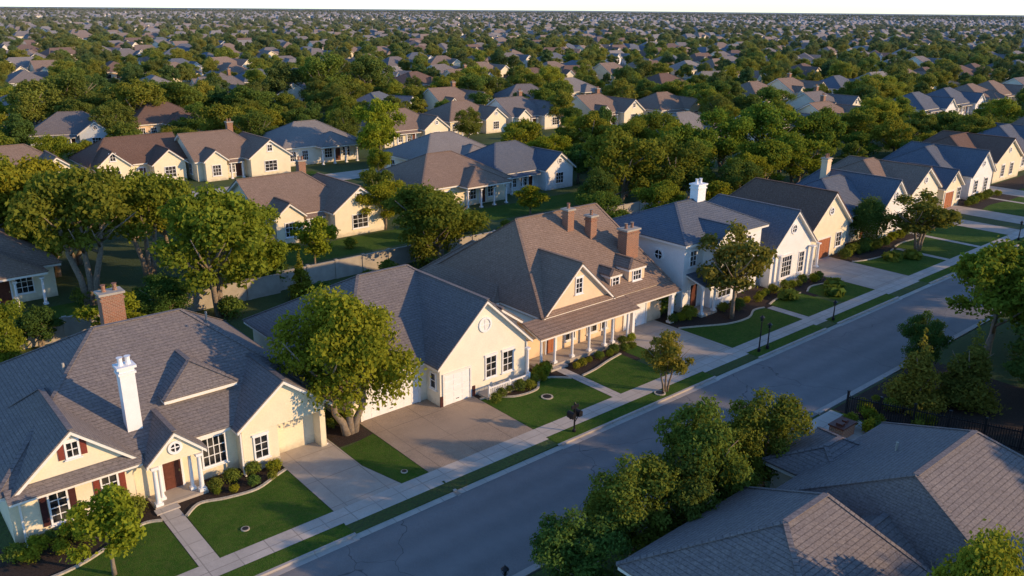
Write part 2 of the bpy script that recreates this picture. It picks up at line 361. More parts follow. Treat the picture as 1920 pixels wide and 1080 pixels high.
aprons=[(17.3,23.4),(23.6,31.3),(46.9,52.3),(62.0,63.8),(74.7,81.0),(90.2,92.5),(107,111.5),(114,119),(132,137)]
def kerb(name,y0,y1,segs,inner):
    for a,b in segs:
        mb=MB(); mb.box(a,b,y0,y1,-.149,.012)
        if inner>0: mb.box(a,b,y0-.35,y0,-.149,-.118)
        else: mb.box(a,b,y1,y1+.35,-.149,-.118)
        struct(mb.obj(name,[M['kerb']]))
segs=[];x=-60
for a,b in aprons: segs.append((x,a)); x=b
segs.append((x,700)); kerb("kerb",KY,KY+.16,segs,1); kerb("kerb",NY-.16,NY,[(-60,44.5),(47.5,700)],-1)
for a,b in aprons:
    mb=MB(); mb.add([(a-.3,KY-.3,-.112),(b+.3,KY-.3,-.112),(b,33.25,.024),(a,33.25,.024)],[(0,1,2,3)]); struct(mb.obj("driveway_apron",[M['walk']]))
rect("sidewalk",-60,600,33.2,34.45,.022,'walk')
x=-60
for a,b in aprons+[(600,600)]:
    if a-x>.4: rect("lawn",x+.05,a-.05,KY+.165,33.19,.014,'lawn')
    x=b
rect("driveway",17.4,20.9,34.46,42.2,.018,'drive'); sheet("driveway",[(20.9,34.46),(21.6,34.46),(20.9,37.5)],.018,'drive')
rect("driveway",23.45,31.4,34.46,42.4,.018,'drive2')
rect("driveway",46.9,52.3,34.46,43.6,.018,'drive')
rect("driveway",75.0,81.8,34.46,44.2,.018,'drive'); rect("driveway",107.2,111,34.46,46,.018,'drive'); rect("driveway",114.2,118.8,34.46,46.5,.018,'drive'); rect("driveway",132,137,34.46,49,.018,'drive')
def walkpath(x0,x1,y0,y1): rect("footpath",x0,x1,y0,y1,.018,'walk')
walkpath(10.3,11.3,34.46,40.2); walkpath(38.65,39.45,34.46,40.2); walkpath(62.4,63.3,34.46,38.0); walkpath(98.5,99.3,34.46,43); walkpath(90.4,91.2,34.46,40); walkpath(127.2,128.0,34.46,45)
rect("mulch_bed",3,17.35,38.0,41.9,.005,'mulch'); rect("mulch_bed",31.45,46.85,37.6,42.4,.005,'mulch'); rect("mulch_bed",52.4,74.9,37,43,.005,'mulch'); rect("mulch_bed",81.9,107,38.5,45,.005,'mulch'); rect("mulch_bed",20.95,23.4,40.2,44,.005,'mulch'); rect("mulch_bed",119,160,40,48,.005,'mulch')
def curve(pts,n=8):
    out=[]; P=[Vector(p) for p in pts]
    for i in range(len(P)-1):
        p0=P[max(i-1,0)];p1=P[i];p2=P[i+1];p3=P[min(i+2,len(P)-1)]
        for j in range(n):
            t=j/n; out.append(.5*((2*p1)+(-p0+p2)*t+(2*p0-5*p1+4*p2-p3)*t*t+(-p0+3*p1-3*p2+p3)*t**3))
    out.append(P[-1]); return [(v.x,v.y) for v in out]
def lawn(x0,x1,top,edge=True):
    c=curve(top); sheet("lawn",[(x0,34.46),(x1,34.46)]+c[::-1],.012,'lawn')
    if edge:
        mb=MB(); 
        for (a,b),(c2,d) in zip(c[:-1],c[1:]): mb.beam((a,b,.0),(c2,d,0),.16,.1)
        struct(mb.obj("stone_edging",[M['stone']]))
lawn(-4,10.25,[(-4,37.8),(3.5,37.9),(6,38.1),(8,39.0),(9.4,39.6),(10.25,39.3)])
lawn(11.35,17.35,[(11.35,38.9),(12.3,39.6),(13.6,39.2),(15.2,39.0),(16.6,39.6),(17.35,39.9)])
lawn(21.65,23.4,[(21.65,40.0),(22.5,40.2),(23.4,40.4)],False); sheet("lawn",[(20.95,37.6),(21.64,34.5),(21.64,40.0),(20.95,40.0)],.012,'lawn')
lawn(31.45,38.6,[(31.45,39.9),(32.4,39.6),(33.6,38.7),(35.4,38.6),(36.6,39.6),(37.6,39.4),(38.6,38.4)])
lawn(39.5,44.6,[(39.5,38.2),(41,38.4),(43,38.9),(44.6,39.2)]); lawn(45.2,46.85,[(45.2,39.2),(46,40),(46.85,40.3)],False)
lawn(52.35,62.3,[(52.35,39.8),(54,39.0),(56.5,37.8),(59,37.6),(61,38.4),(62.3,38.2)])
lawn(63.4,68.5,[(63.4,38.4),(65,38.8),(67,39.0),(68.5,38.4)]); lawn(69.3,74.9,[(69.3,38.2),(71,38.8),(73,38.4),(74.9,38)])
lawn(81.9,90.3,[(81.9,40.5),(84,39.8),(87,39.5),(90.3,40.2)]); lawn(91.3,98.4,[(91.3,40.5),(94,40.8),(98.4,40.4)]); lawn(99.4,107.1,[(99.4,41),(103,41.5),(107.1,41.2)],False)
lawn(119,127.1,[(119,42),(123,42.5),(127.1,42)],False); lawn(128.1,131.9,[(128.1,42),(131.9,42)],False); lawn(137.1,220,[(137.1,44),(170,44),(220,44)],False)
for r in [(64,92,106,118),(52,62,112,122),(30,60,76,82),(64,100,78,84),(10,30,72,78)]: rect("lawn",*r,.006,'lawn')
strips("road",[(112,.03),(118,.03)],20,400,'walk')
for k,yy in enumerate([200,276,430,700,1250]): strips("road",[(yy,.03),(yy+7,.03)],30,1800,'walk')
for xx in (330,700): 
    mb=MB(); mb.add([(xx,60,.04),(xx+8,60,.04),(xx+8,1200,.04),(xx,1200,.04)],[(0,1,2,3)]); struct(mb.obj("road",[M['walk']]))
# ------------------------------------------------------------ front row of houses
h=House("house",12,48,"cream stucco house with columned porch, maroon shutters and two chimneys",'roof_slate','cream')
h.wing(3.6,21.2,41.3,57.2,2.95,.56,'x',7.0,5.6,o=.5)
h.wing(4.2,10.1,41.0,50,2.9,.88,'y',0,3,o=.38)
h.shed(4.0,10.2,40.75,2.75,41.37,3.15)
h.wing(15.0,20.9,40.5,50,2.85,.78,'y',0,3,o=.4,zb=2.4)
h.wing(10.1,13.3,40.3,45,2.62,.95,'y',0,1,o=.25,zb=2.45)
h.wing(12.2,16.4,43.2,50,4.6,.62,'y',1.6,2,o=.3,zb=3.5)
h.wall(15.4,17.5,40.9,42.6,0,2.395); h.wall(20.15,20.5,40.9,42.6,0,2.395); h.wall(17.5,20.15,42.3,42.6,0,2.395)
h.finish()
b=MB(); b.box(4.53,9.77,41.33,41.38,0,.42); h.part(b,"plinth",['stone'])
b=MB(); b.box(15.37,17.53,40.86,40.9,0,.4); h.part(b,"plinth",['stone'])
h.window(6.15,41.38,.75,.75,1.6,nx=2,ny=4,shut='dkred',arch=True); h.window(8.55,41.38,1.05,.7,1.3,nx=2,ny=3,shut='red',arch=True)
h.window(7.15,41.38,4.0,.5,.75,nx=2,ny=2,shut='red',arch=True)
h.roundwin(11.7,40.55,3.2,.25); h.window(14.1,41.8,.8,1.25,1.65,nx=4,ny=3,arch=True); h.window(16.45,40.9,.75,.72,1.3,nx=2,ny=3,arch=True)
h.slab(10.3,13.1,40.4,41.85,0,.16); h.slab(10.2,11.4,39.9,40.4,0,.08,"step",'walk')
for cx in (10.55,12.85): h.column(cx,40.62,.16,2.42)
for cx in (10.9,12.5): h.column(cx,41.05,.16,2.42,.1)
h.door(11.75,41.8); h.garage(18.85,42.3,2.35,2.1)
h.chimney(10.45,42.9,.75,.6,3,7.3,'white'); h.chimney(12.6,52.6,1.3,.9,5,8.3,'brick')
h.window(4.1,46,1,.8,1.3,'-X',nx=2,ny=3); h.spout(4.5,41.3,2.8); h.spout(15.3,40.84,2.6); h.spout(20.56,41.2,2.6)
h.vent(8.5,47.5,6.2); h.vent(17.2,49.5,6.6)
h=House("house",29,48,"cream house with steep gable, wide and narrow white garage doors",'roof_slate','cream2')
h.wing(22.3,37,41.75,56.6,2.95,.56,'x',5.6,5,o=.5)
h.wing(28.3,36.6,40.25,52,2.9,.93,'y',0,3,o=.42)
h.wing(33.6,37.6,42.5,54,3.4,.7,'y',0,2,o=.35)
h.finish()
h.garage(25.9,42.25,4.3,2.15); h.garage(30.1,40.67,2.1,2.15); h.roundwin(32.5,40.67,4.95,.42,star=False,name="gable_vent")
h.window(33.0,40.67,1.05,.85,1.45,nx=2,ny=3,arch=True); h.window(34.5,40.67,1.05,.85,1.45,nx=2,ny=3,arch=True)
b=MB(); b.box(32.0,35.6,39.55,39.65,.75,.83); b.box(32.0,35.6,39.56,39.64,.18,.24)
for i in range(25): b.box(32.04+i*.145,32.09+i*.145,39.575,39.625,.24,.75)
for i in (32.0,33.8,35.6): b.box(i-.06,i+.06,39.54,39.66,0,.95)
h.part(b,"railing",['white']); h.slab(31.8,35.9,39.5,40.66,0,.16)
h.column(35.6,39.8,.16,2.75,.11)
b=MB(); b.box(28.69,28.9,40.6,40.668,0,.75); h.part(b,"plinth",['dkred'])
b=MB(); b.box(31.35,31.6,40.6,40.668,0,.75); h.part(b,"plinth",['dkred'])
h.window(28.72,41.4,1.2,.5,1.0,'-X',nx=1,ny=2); h.spout(36.2,40.6,2.8); h.vent(27.5,46,5.6)
h=House("house",46,49,"tan stucco house with long columned porch and brown shingle roof",'roof_brown','tan')
h.wing(39.0,53.6,42.0,57,3.35,.73,'x',3.8,1.6,o=.45)
h.wing(39.1,46.9,41.95,51,3.3,.92,'y',0,3,o=.4)
h.wing(38.3,46,47,57.5,3.3,.72,'y',3,3,o=.45)
h.shed(37.3,47.9,40.3,2.65,42.36,3.3); h.shed(47.95,53.8,40.9,2.75,42.45,3.4)
h.wing(46.9,48.4,42.7,46,4.85,.5,'y',.4,0,o=.15,zb=3.4,walls=True); h.wing(49.0,51.2,42.6,46.5,5.05,.5,'y',.7,0,o=.15,zb=3.4)
h.wall(37.7,39.5,42.5,47,0,3.1)
h.finish()
h.slab(37.5,47.2,40.5,42.3,0,.3); h.slab(38.2,39.9,40.1,40.5,0,.15,"step",'walk')
for cx in (37.75,39.1,40.9,42.7,44.4,45.3,47.0): h.column(cx,40.75,.3,2.55,.11)
b=MB(); b.box(37.5,47.3,40.66,40.84,2.552,2.64); h.part(b,"beam",['white'])
b=MB(); b.box(48.1,53.6,41.05,41.2,2.6,2.72); h.part(b,"beam",['white'])
h.door(40.2,42.35,.3,mat='gred'); h.window(42.2,42.35,.9,1.0,1.5,nx=2,ny=3); h.window(44.6,42.35,.9,1.0,1.5,nx=2,ny=3); h.window(46.0,42.35,.9,.6,1.5,nx=1,ny=3)
h.window(43.0,42.35,4.5,.62,1.15,nx=2,ny=3,arch=True); h.window(47.65,42.85,4.0,.7,.65,nx=2,ny=2); h.window(50.1,42.75,4.05,.9,.75,nx=3,ny=2)
h.garage(49.8,42.45,2.6,2.2,'white'); h.column(52.9,41.2,.02,2.6,.16,True); h.column(48.1,41.2,.02,2.6,.14,True)
h.chimney(47.2,48.0,.7,.7,6,9.3,'brick',1); h.chimney(48.9,47.0,.7,.7,5.5,8.7,'brick',1); h.chimney(51.3,44.9,1.5,1.0,3.5,7.6,'brick')
h=House("house",62,47,"white two storey house with round window, hip roof and white chimney",'roof_blue','whitew','trimc')
h.wing(54.9,67.2,41.6,51.8,6.2,.42,'x',4.6,4.6,o=.5)
h.wing(57.6,62.4,40.6,47,6.0,.55,'y',0,2,o=.4)
h.wing(66.9,74.6,40.7,53,3.5,.93,'y',0,3,o=.42)
h.wing(72.5,77.2,44,54,3.3,.55,'y',2,2,o=.45)
h.shed(55.8,58.2,40.0,2.8,42.08,3.4)
h.finish()
h.slab(55.9,58.1,40.2,42.0,0,.2)
for cx in (56.1,57.8): h.column(cx,40.4,.2,2.68,.12)
h.door(57.0,42.1,.2); h.window(56.6,42.1,4.1,.8,1.3,nx=2,ny=3,arch=True)
h.window(60,41.0,4.0,1.5,1.5,nx=3,ny=3,arch=True); h.window(60,41.0,.9,1.8,1.6,nx=3,ny=3); h.window(64.5,42.1,4.1,1.1,1.3,nx=2,ny=3); h.window(64.5,42.1,.9,1.4,1.6,nx=3,ny=3)
h.roundwin(55.4,44.9,4.7,.42,'-X'); h.window(55.4,48.5,3.8,.8,1.2,'-X',nx=2,ny=3)
h.roundwin(70.75,41.12,5.3,.38); h.window(70.0,41.12,.7,1.6,2.0,nx=4,ny=4,arch=True); h.window(72.6,41.12,.7,.8,2.0,nx=2,ny=4)
for cx in (68.2,73.9): h.column(cx,40.75,.02,3.2,.18)
h.slab(67.6,74.3,40.3,41.1,0,.12)
h.chimney(62.6,46.6,1.15,.9,7,9.7,'white')
def gablehouse(name,x0,x1,yf,z,p,depth,label,roof,wall,side=None,gar=None,trim='trimc'):
    h=House(name,(x0+x1)/2,yf+depth/2,label,roof,wall,trim); c=(x0+x1)/2
    h.wing(x0,x1,yf,yf+depth,z,p,'y',0,3,o=.42)
    if side: h.wing(x0-side,x1-1,yf+1.4,yf+depth-.6,z-.05,.55,'x',4.5,4,o=.45)
    h.finish(); wy=yf+.42
    h.roundwin(c,wy,z+(x1-x0)*.5*p*.45,.33)
    if gar: h.garage(c+gar*.9,wy,2.5,2.15,'gred' if wall!='whitew' else 'white'); h.window(c-gar*2.1,wy,.9,1.0,1.5,nx=2,ny=3)
    else:
        h.window(c-1.7,wy,.8,1.1,1.7,nx=2,ny=4,arch=True); h.window(c+1.7,wy,.8,1.1,1.7,nx=2,ny=4,arch=True)
    if side:
        for k in range(max(1,int(side/3))): h.window(x0-side+1.8+k*2.6,yf+1.85,.9,.9,1.5,nx=2,ny=3)
        h.door(x0-.9,yf+1.85,.1)
        h.window(x0-side+.45,yf+5,1,.9,1.4,'-X',nx=2,ny=3); h.window(x0-side+.45,yf+8,1,.9,1.4,'-X',nx=2,ny=3)
    return h
h=gablehouse("house",77.4,85.7,42.9,3.4,.88,13,"cream house with dark brown roof and red brown garage door",'roof_dkbrown','cream',None,-1)
h.column(77.3,42.0,0,2.6,.14)
h=gablehouse("house",92.4,99.5,42.9,3.4,.9,13,"white gabled house with slate blue hip roof",'roof_blue','whitew',6.5)
h.chimney(95,52,.9,.8,5.5,8,'tan')
gablehouse("house",104.2,112.9,45.1,3.4,.68,14,"cream gabled house with weathered brown roof",'roof_brown','cream2',3.5)
gablehouse("house",114.2,120.2,45.1,2.8,.75,10,"cream house with brown garage door under low gable",'roof_blue','cream',None,-1)
gablehouse("house",123.2,131.4,45.4,3.3,.8,14,"white gabled house with dark blue roof",'roof_blue','whitew',4)
gablehouse("house",138.5,149.6,48,3.3,.58,14,"cream house with dark brown gabled roof",'roof_dkbrown','cream',5)
gablehouse("house",158,167,48,3.3,.7,14,"cream house with slate blue gabled roof",'roof_blue','cream2',5)
gablehouse("house",176,185,48,3.3,.7,14,"pale house with brown gabled roof",'roof_brown','cream2',5)
gablehouse("house",195,204,48,3.3,.7,14,"pale house with grey gabled roof",'roof_grey','cream2',5)
h=House("house",32,13.5,"house with broad slate blue hip roofs beside the street trees",'roof_slate','cream2')
h.wing(22.4,31.6,9.6,19.3,3,.55,'x',4.4,1.7,o=.5)
h.wing(32.0,43.3,6.6,18.3,3,.53,'x',1.6,3.6,o=.5)
h.wing(30,33.5,10.5,15.5,3,.5,'x',0,0,o=.5); h.wing(35,40.5,16,20.6,2.7,.45,'x',2,2,o=.4)
h.finish(); h.vent(37.5,15,5.0)
# ------------------------------------------------------------ prototypes for the streets behind
def proto(kind,roof,wall,full,label,name="house"):
    h=House(name,0,0,label,roof,wall,'trimc',"houses in the streets behind",detail=full)
    W=[]
    if kind==0:
        h.wing(-7,7,0,12,3,.55,'x',5,5,o=.5); h.wing(1.2,7.4,-1.6,8,2.95,.75,'y',0,3,o=.4)
        W=[(4.3,-1.2,1.4),(-1.2,.5,1.1),(-3.2,.5,1.1),(-5.4,.5,1.1)]; D=(.2,.5)
        C=[(-4,-.2),(-2,-.2),(0,-.2)]; h.shed(-5,1.1,-.7,2.5,.45,3.0)
        S=[(-6.5,4),(-6.5,8)]
    elif kind==1:
        h.wing(-7,7,0,11,3,.6,'x',4,0,o=.5); h.wing(-6.6,-1.2,-1.2,6,2.9,.85,'y',0,2,o=.4); h.wing(1.0,6.4,-2,6,2.8,.8,'y',0,2,o=.4)
        W=[(-3.9,-.8,1.5),(3.7,-1.6,1.5),(0,.5,.8)]; D=(.3,.5); C=[]; S=[(-6.2,2.5),(-6.5,8)]
    elif kind==2:
        h.wing(-7.5,7.5,0,13,3.1,.5,'x',5.5,5.5,o=.6); h.wing(-1.5,6,-1.8,5,3,.5,'y',3,3,o=.5,zb=2.7)
        W=[(-5.5,.6,1.0),(-3.3,.6,1.0),(1,.6,1.3),(4.4,.6,1.3)]; D=(2.8,.6); C=[(-1,-1.2),(1.2,-1.2),(3.4,-1.2),(5.5,-1.2)]; S=[(-6.9,4),(-6.9,7),(-6.9,10)]
    else:
        h.wing(-7,5,0,12,3,.58,'x',0,4,o=.45); h.wing(.5,7.8,-2.2,11,3,.72,'y',0,3,o=.42); h.wing(-6,-2,-1,5,3,.8,'y',0,2,o=.35)
        W=[(4.15,-1.78,1.9),(-4,-.65,1.2),(-1.2,.45,.9)]; D=(-.2,.45); C=[(-1.6,-.3),(.2,-.3)]; h.shed(-2,.45,-.6,2.5,.43,3.0); S=[(-6.55,3),(-6.55,8)]
    if full:
        h.finish()
        for x,y,w in W: h.window(x,y,.85,w,1.5,nx=3,ny=3)
        if kind in(1,3): h.window(W[0][0],W[0][1],3.9,.7,.9,nx=2,ny=2,arch=True)
        if kind==0: h.roundwin(4.3,-1.2,4.1,.32)
        h.door(D[0],D[1]);
        for x,y in C: h.column(x,y,0,2.5,.13)
        for x,y in S: h.window(x,y,.9,1,1.4,'-X')
        if kind==3: h.chimney(2,8,.9,.8,5,7.4,'brick')
        return h.e
    mb=MB()
    for src,mi in ((h.W,0),(h.R,1),(h.T,2)): mb.add(src.v,src.f,mi)
    for x,y,w in W: mb.box(x-w/2,x+w/2,y-.05,y,.8,2.4,mi=3)
    for x,y in S: mb.box(x-.05,x,y-.6,y+.6,.9,2.3,mi=3)
    mb.box(D[0]-.5,D[0]+.5,D[1]-.06,D[1],0,2.2,mi=3)
    bpy.data.objects.remove(h.e)
    me=mb.obj(name,[M[wall],M[roof],M['trimc'],M['glass']]); info(me,label,"house","houses in the streets behind"); return me
combos=[(0,'roof_brown','cream','pale house with brown hip roof and gable'),(1,'roof_dkbrown','cream','cream house with twin gables and brown roof'),(2,'roof_grey','cream2','long pale house with grey hip roof and columns'),(3,'roof_slate','cream2','pale house with dark slate gabled roof'),
        (0,'roof_blue','whitew','white house with slate blue hip roof'),(3,'roof_brown','cream','cream house with brown cross gabled roof'),(2,'roof_brown','cream','cream house with low brown hip roof'),(1,'roof_grey','whitew','white house with grey twin gabled roof'),
        (0,'roof_slate','greyw','blue grey sided house with slate hip roof'),(2,'roof_dkbrown','tan','tan house with dark brown hip roof')]
protoF=[proto(*c[:3],True,c[3]) for c in combos]; protoL=[proto(*c[:3],False,c[3]) for c in combos]
kids={}
for o in bpy.data.objects:
    if o.parent: kids.setdefault(o.parent,[]).append(o)
def copytree(src,loc,yaw=0,scale=(1,1,1)):
    def rec(o,par):
        n=o.copy(); COL.objects.link(n)
        if par is not None: n.parent=par
        for c in kids.get(o,[]): rec(c,n)
        return n
    n=rec(src,None); n.location=loc; n.rotation_euler=(0,0,yaw); n.scale=scale; return n
spec=[(6,8.2,80.3,0),(5,43.5,84.5,0),(6,66,86,0),(4,79.5,88.5,0),(1,37.5,128,0),(5,51.0,124,0),(2,67,127,0),(0,90,134,0),(0,109,139,0),(3,124,137,0),(2,77.5,101.5,0),(2,172,170,0),(0,160,126,0),(3,193,104,0),(6,206,131,0),(4,232,90,0),(4,212,89,0),(0,22,128,0),(3,150,90,0),(5,172,90,0),(2,131,96,0),(6,250,91,0),(5,143,131,0)]
houses=[]
for k,x,y,yaw in spec: houses.append((x,y)); copytree(protoF[k],(x,y,0),yaw)
cand=[]
yy=168
row=0
while yy<3600:
    xs=yy*.14-10; x=xs+random.uniform(0,12); amp=random.uniform(5,16) if yy>220 else 2; ph=random.uniform(0,6)
    while x<yy*3.3+40 and x<3900:
        X=x+random.uniform(-2,2); Y=yy+random.uniform(-5,5)+amp*math.sin(x*.018+ph); x+=random.uniform(17.5,24) if yy<450 else (random.uniform(18,32) if yy<1100 else random.uniform(24,75))
        if not inview(X,Y,2): continue
        if random.random()<.07: continue
        if min((X-a)**2+(Y-b)**2 for a,b in houses[:len(spec)])<17**2: continue
        cand.append((math.hypot(X,Y),X,Y,random.randrange(10),random.choice([0,0,0,math.pi/2,-math.pi/2,.3,-.3,.15,.5])))
    row+=1; yy+=(44 if row%2 else 33) if yy<700 else random.uniform(38,66)
for Yx in (91,131):
    x=268 if Yx<100 else 226
    while x<520: cand.append((math.hypot(x,Yx),x,Yx+random.uniform(-2,2),random.randrange(10),0)); x+=random.uniform(18,26)
cand.sort()
far=MB()
for i,(d,X,Y,k,yaw) in enumerate(cand):
    houses.append((X,Y))
    if d<285: copytree(protoF[k],(X,Y,0),yaw+random.uniform(-.04,.04))
    elif i<255: copytree(protoL[k],(X,Y,0),yaw)
    else:
        w=random.uniform(6,8.5); dp=random.uniform(5,7); mi=random.randrange(3); z=3.5
        far.box(X-w+.5,X+w-.5,Y-dp+.5,Y+dp-.5,0,z,mi=3+random.randrange(2)); 
        T=[(X-w,Y-dp,z),(X+w,Y-dp,z),(X+w,Y+dp,z),(X-w,Y+dp,z),(X-w+4,Y,z+3.4),(X+w-4,Y,z+3.4)]
        far.add(T,[(0,1,5,4),(2,3,4,5),(0,4,3),(1,2,5)],mi)
        q=random.uniform(-4,2)
        far.add([(X+q-2,Y-dp-1.5,0),(X+q+3,Y-dp-1.5,0),(X+q+3,Y-dp-1.5,2.9),(X+q+.5,Y-dp-1.5,5),(X+q-2,Y-dp-1.5,2.9),(X+q+.5,Y,5)],[(0,1,2,3,4)],3); far.add([(X+q-2.3,Y-dp-1.8,2.8),(X+q+.5,Y-dp-1.8,5.2),(X+q+3.3,Y-dp-1.8,2.8),(X+q-2.3,Y,2.8),(X+q+.5,Y,5.2),(X+q+3.3,Y,2.8)],[(0,1,4,3),(1,2,5,4)],mi)
fo=far.obj("distant_houses",[M['roof_brown'],M['roof_slate'],M['roof_grey'],M['cream'],M['whitew']]); fo["kind"]="stuff"; fo["label"]="far suburban houses with pale walls among the trees"
for p in protoF+protoL:
    for c in list(kids.get(p,[])):
        for g in kids.get(c,[]): bpy.data.objects.remove(g)
        bpy.data.objects.remove(c)
    bpy.data.objects.remove(p)
# ------------------------------------------------------------ trees
def leafmesh(name,blobs,n,size,mat,seed,inner=.45,up=.15):
    r=np.random.default_rng(seed); B=np.array(blobs,float)
    w=(B[:,3]*B[:,4]+B[:,3]*B[:,5]); w/=w.sum()
    idx=r.choice(len(B),n,p=w); d=r.normal(size=(n,3)); d/=np.linalg.norm(d,axis=1)[:,None]
    d[:,2]=np.where((d[:,2]<-.2)&(r.random(n)<.6),-d[:,2],d[:,2])
    rad=inner+(1.10-inner)*r.random(n)**.65
    rad*=1+.15*np.sin(d[:,0]*7+idx)*np.sin(d[:,1]*6+idx*2)+r.normal(size=n)*.11
    P=B[idx,:3]+d*rad[:,None]*B[idx,3:6]
    nrm=d*0.9+r.normal(size=(n,3))*.75; nrm[:,2]+=up; nrm/=np.linalg.norm(nrm,axis=1)[:,None]
    a=np.cross(nrm,r.normal(size=(n,3))); a/=np.linalg.norm(a,axis=1)[:,None]; b=np.cross(nrm,a)
    s=(size*(.6+.8*r.random(n)))[:,None]; a=a*s*.5; b=b*s*.32
    V=np.stack([P-a,P-b,P+a,P+b],1).reshape(-1,3)
    me=bpy.data.meshes.new(name); me.vertices.add(4*n); me.vertices.foreach_set("co",V.astype(np.float32).ravel())
    me.loops.add(4*n); me.loops.foreach_set("vertex_index",np.arange(4*n,dtype=np.int32)); me.polygons.add(n); me.polygons.foreach_set("loop_start",np.arange(0,4*n,4,dtype=np.int32))
    me.update(calc_edges=True)
    bt=r.random(len(B))[idx]; t=np.clip(.05+.5*bt+.35*r.random(n)+.3*(rad-.8),0,1)  # random tint per clump and leaf, plus inner crown shade put into the colour
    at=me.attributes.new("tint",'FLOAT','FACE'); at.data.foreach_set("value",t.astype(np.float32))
    me.materials.append(mat); return me
def broad(R,h,base,seed,nb=28,squash=1.0):
    r=random.Random(seed); c=(base+h)/2; hz=(h-base)/2; out=[(0,0,c,R*.52,R*.52,hz*.66)]
    sx=r.uniform(.82,1.18); sy=2-sx
    for i in range(nb):
        a=i*2.4+r.uniform(-.5,.5); t=r.uniform(-.8,.95); rr=math.sqrt(max(0.05,1-t*t))*R*r.uniform(.42,.9); q=R*r.uniform(.13,.32)
        out.append((rr*math.cos(a)*sx,rr*math.sin(a)*sy,c+t*hz*.78,q,q*r.uniform(.8,1.2),q*r.uniform(.6,.95)*squash))
    out.append((r.uniform(-.2,.2)*R,r.uniform(-.2,.2)*R,h-R*.22,R*.22,R*.22,R*.25)); return out
def conic(R,h,base,seed):
    r=random.Random(seed); out=[]
    n=10
    for i in range(n):
        t=i/(n-1); z=base+(h-base)*t; q=R*(1-t*.9)
        for j in range(4 if i<7 else 1):
            a=r.uniform(0,6.28); out.append((q*.45*math.cos(a),q*.45*math.sin(a),z,q*.62,q*.62,(h-base)/n*.8))
    return out
def trunkmesh(R,h,base,seed,r0=.2,multi=1):
    mb=MB(); r=random.Random(seed)
    for k in range(multi):
        ox=(k-(multi-1)/2)*.3; lx=(k-(multi-1)/2)*R*.35; top=h*.72
        path=[(ox,0,-.1),(ox+lx*.15+r.uniform(-.1,.1),r.uniform(-.1,.1),base*.5),(ox+lx*.5,r.uniform(-.15,.15),base),(lx,r.uniform(-.3,.3),top)]
        mb.tube(path,[r0*1.35,r0,r0*.85,r0*.3],9)
        for i in range(6):
            a=i*1.05+r.uniform(-.4,.4)+k; s=Vector(path[2])*(1-i/8)+Vector(path[3])*(i/8); s.z=max(base*.75,s.z)
            e=(s.x+math.cos(a)*R*.6,s.y+math.sin(a)*R*.6,s.z+(h-base)*r.uniform(.2,.45)); m=((s.x+e[0])/2,(s.y+e[1])/2,(s.z+e[2])/2-.12*R*.3)
            mb.tube([tuple(s),m,e],[r0*.5,r0*.33,r0*.1],6)
    me=mb.obj("trunk",[M['bark']],smooth=True); d=me.data; bpy.data.objects.remove(me); return d
V={}
def variant(key,blobs,n,size,mat,seed,R,h,base,r0=.2,multi=1,inner=.45):
    V[key]=(leafmesh("crown",blobs,n,size,M[mat],seed,inner),trunkmesh(R,h,base,seed,r0,multi))
for i,(R,base,mat) in enumerate([(4.4,2.0,'leaf'),(5.0,1.8,'leaf'),(4.0,2.2,'leaf_d'),(4.8,1.5,'leaf'),(4.2,1.6,'leaf_y'),(3.6,1.2,'leaf_d')]):
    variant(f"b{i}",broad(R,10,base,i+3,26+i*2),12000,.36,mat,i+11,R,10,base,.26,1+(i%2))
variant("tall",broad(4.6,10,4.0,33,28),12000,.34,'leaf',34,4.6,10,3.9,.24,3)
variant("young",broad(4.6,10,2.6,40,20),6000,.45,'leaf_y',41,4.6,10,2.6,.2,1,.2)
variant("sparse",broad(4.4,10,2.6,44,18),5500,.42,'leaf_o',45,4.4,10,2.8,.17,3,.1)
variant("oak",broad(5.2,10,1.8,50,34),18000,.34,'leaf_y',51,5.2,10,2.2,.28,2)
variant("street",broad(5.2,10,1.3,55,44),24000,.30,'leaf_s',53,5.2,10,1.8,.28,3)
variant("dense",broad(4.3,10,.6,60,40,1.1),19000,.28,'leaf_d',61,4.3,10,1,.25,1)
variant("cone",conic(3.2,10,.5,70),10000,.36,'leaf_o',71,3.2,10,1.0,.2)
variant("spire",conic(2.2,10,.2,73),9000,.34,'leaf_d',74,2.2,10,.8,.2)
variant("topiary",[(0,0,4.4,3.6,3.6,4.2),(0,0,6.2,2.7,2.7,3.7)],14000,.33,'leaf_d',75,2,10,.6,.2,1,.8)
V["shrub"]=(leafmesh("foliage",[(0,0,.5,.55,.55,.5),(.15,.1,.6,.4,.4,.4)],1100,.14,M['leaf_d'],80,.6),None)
V["shrub2"]=(leafmesh("foliage",[(0,0,.45,.5,.5,.45),(-.2,.1,.6,.35,.35,.4),(.2,-.2,.5,.4,.3,.4)],1000,.15,M['leaf_y'],81,.6),None)
V["agave"]=(leafmesh("foliage",[(0,0,.3,.8,.8,.5)],260,.75,M['leaf_d'],82,.1),None)
crownobj={}
names={'cone':('conifer_tree',"conifer"),'spire':('conifer_tree',"conifer"),'topiary':('clipped_evergreen_tree',"tree")}
TG="leafy neighbourhood trees"
TREES=[]
def tree(key,x,y,h,sxy=None,label=None,group=None,z=0,yaw=None):
    nm,cat=names.get(key,('tree','tree')); s=h/10; sx=s if sxy is None else sxy
    e=empty(nm,(x,y,z),label or "broad leafy green tree between the houses",cat,group or TG,random.uniform(0,6.28) if yaw is None else yaw,(sx,sx,s))
    c,t=V[key]
    for n_,d in (("crown",c),("trunk",t)):
        o=bpy.data.objects.new(n_,d); COL.objects.link(o); o.parent=e
        if n_=="crown": crownobj.setdefault(key,o)
    TREES.append((x,y)); return e
YG="yellow green street tree on the lawn by the driveway"
KB="dark bushy evergreen beside the kerb"
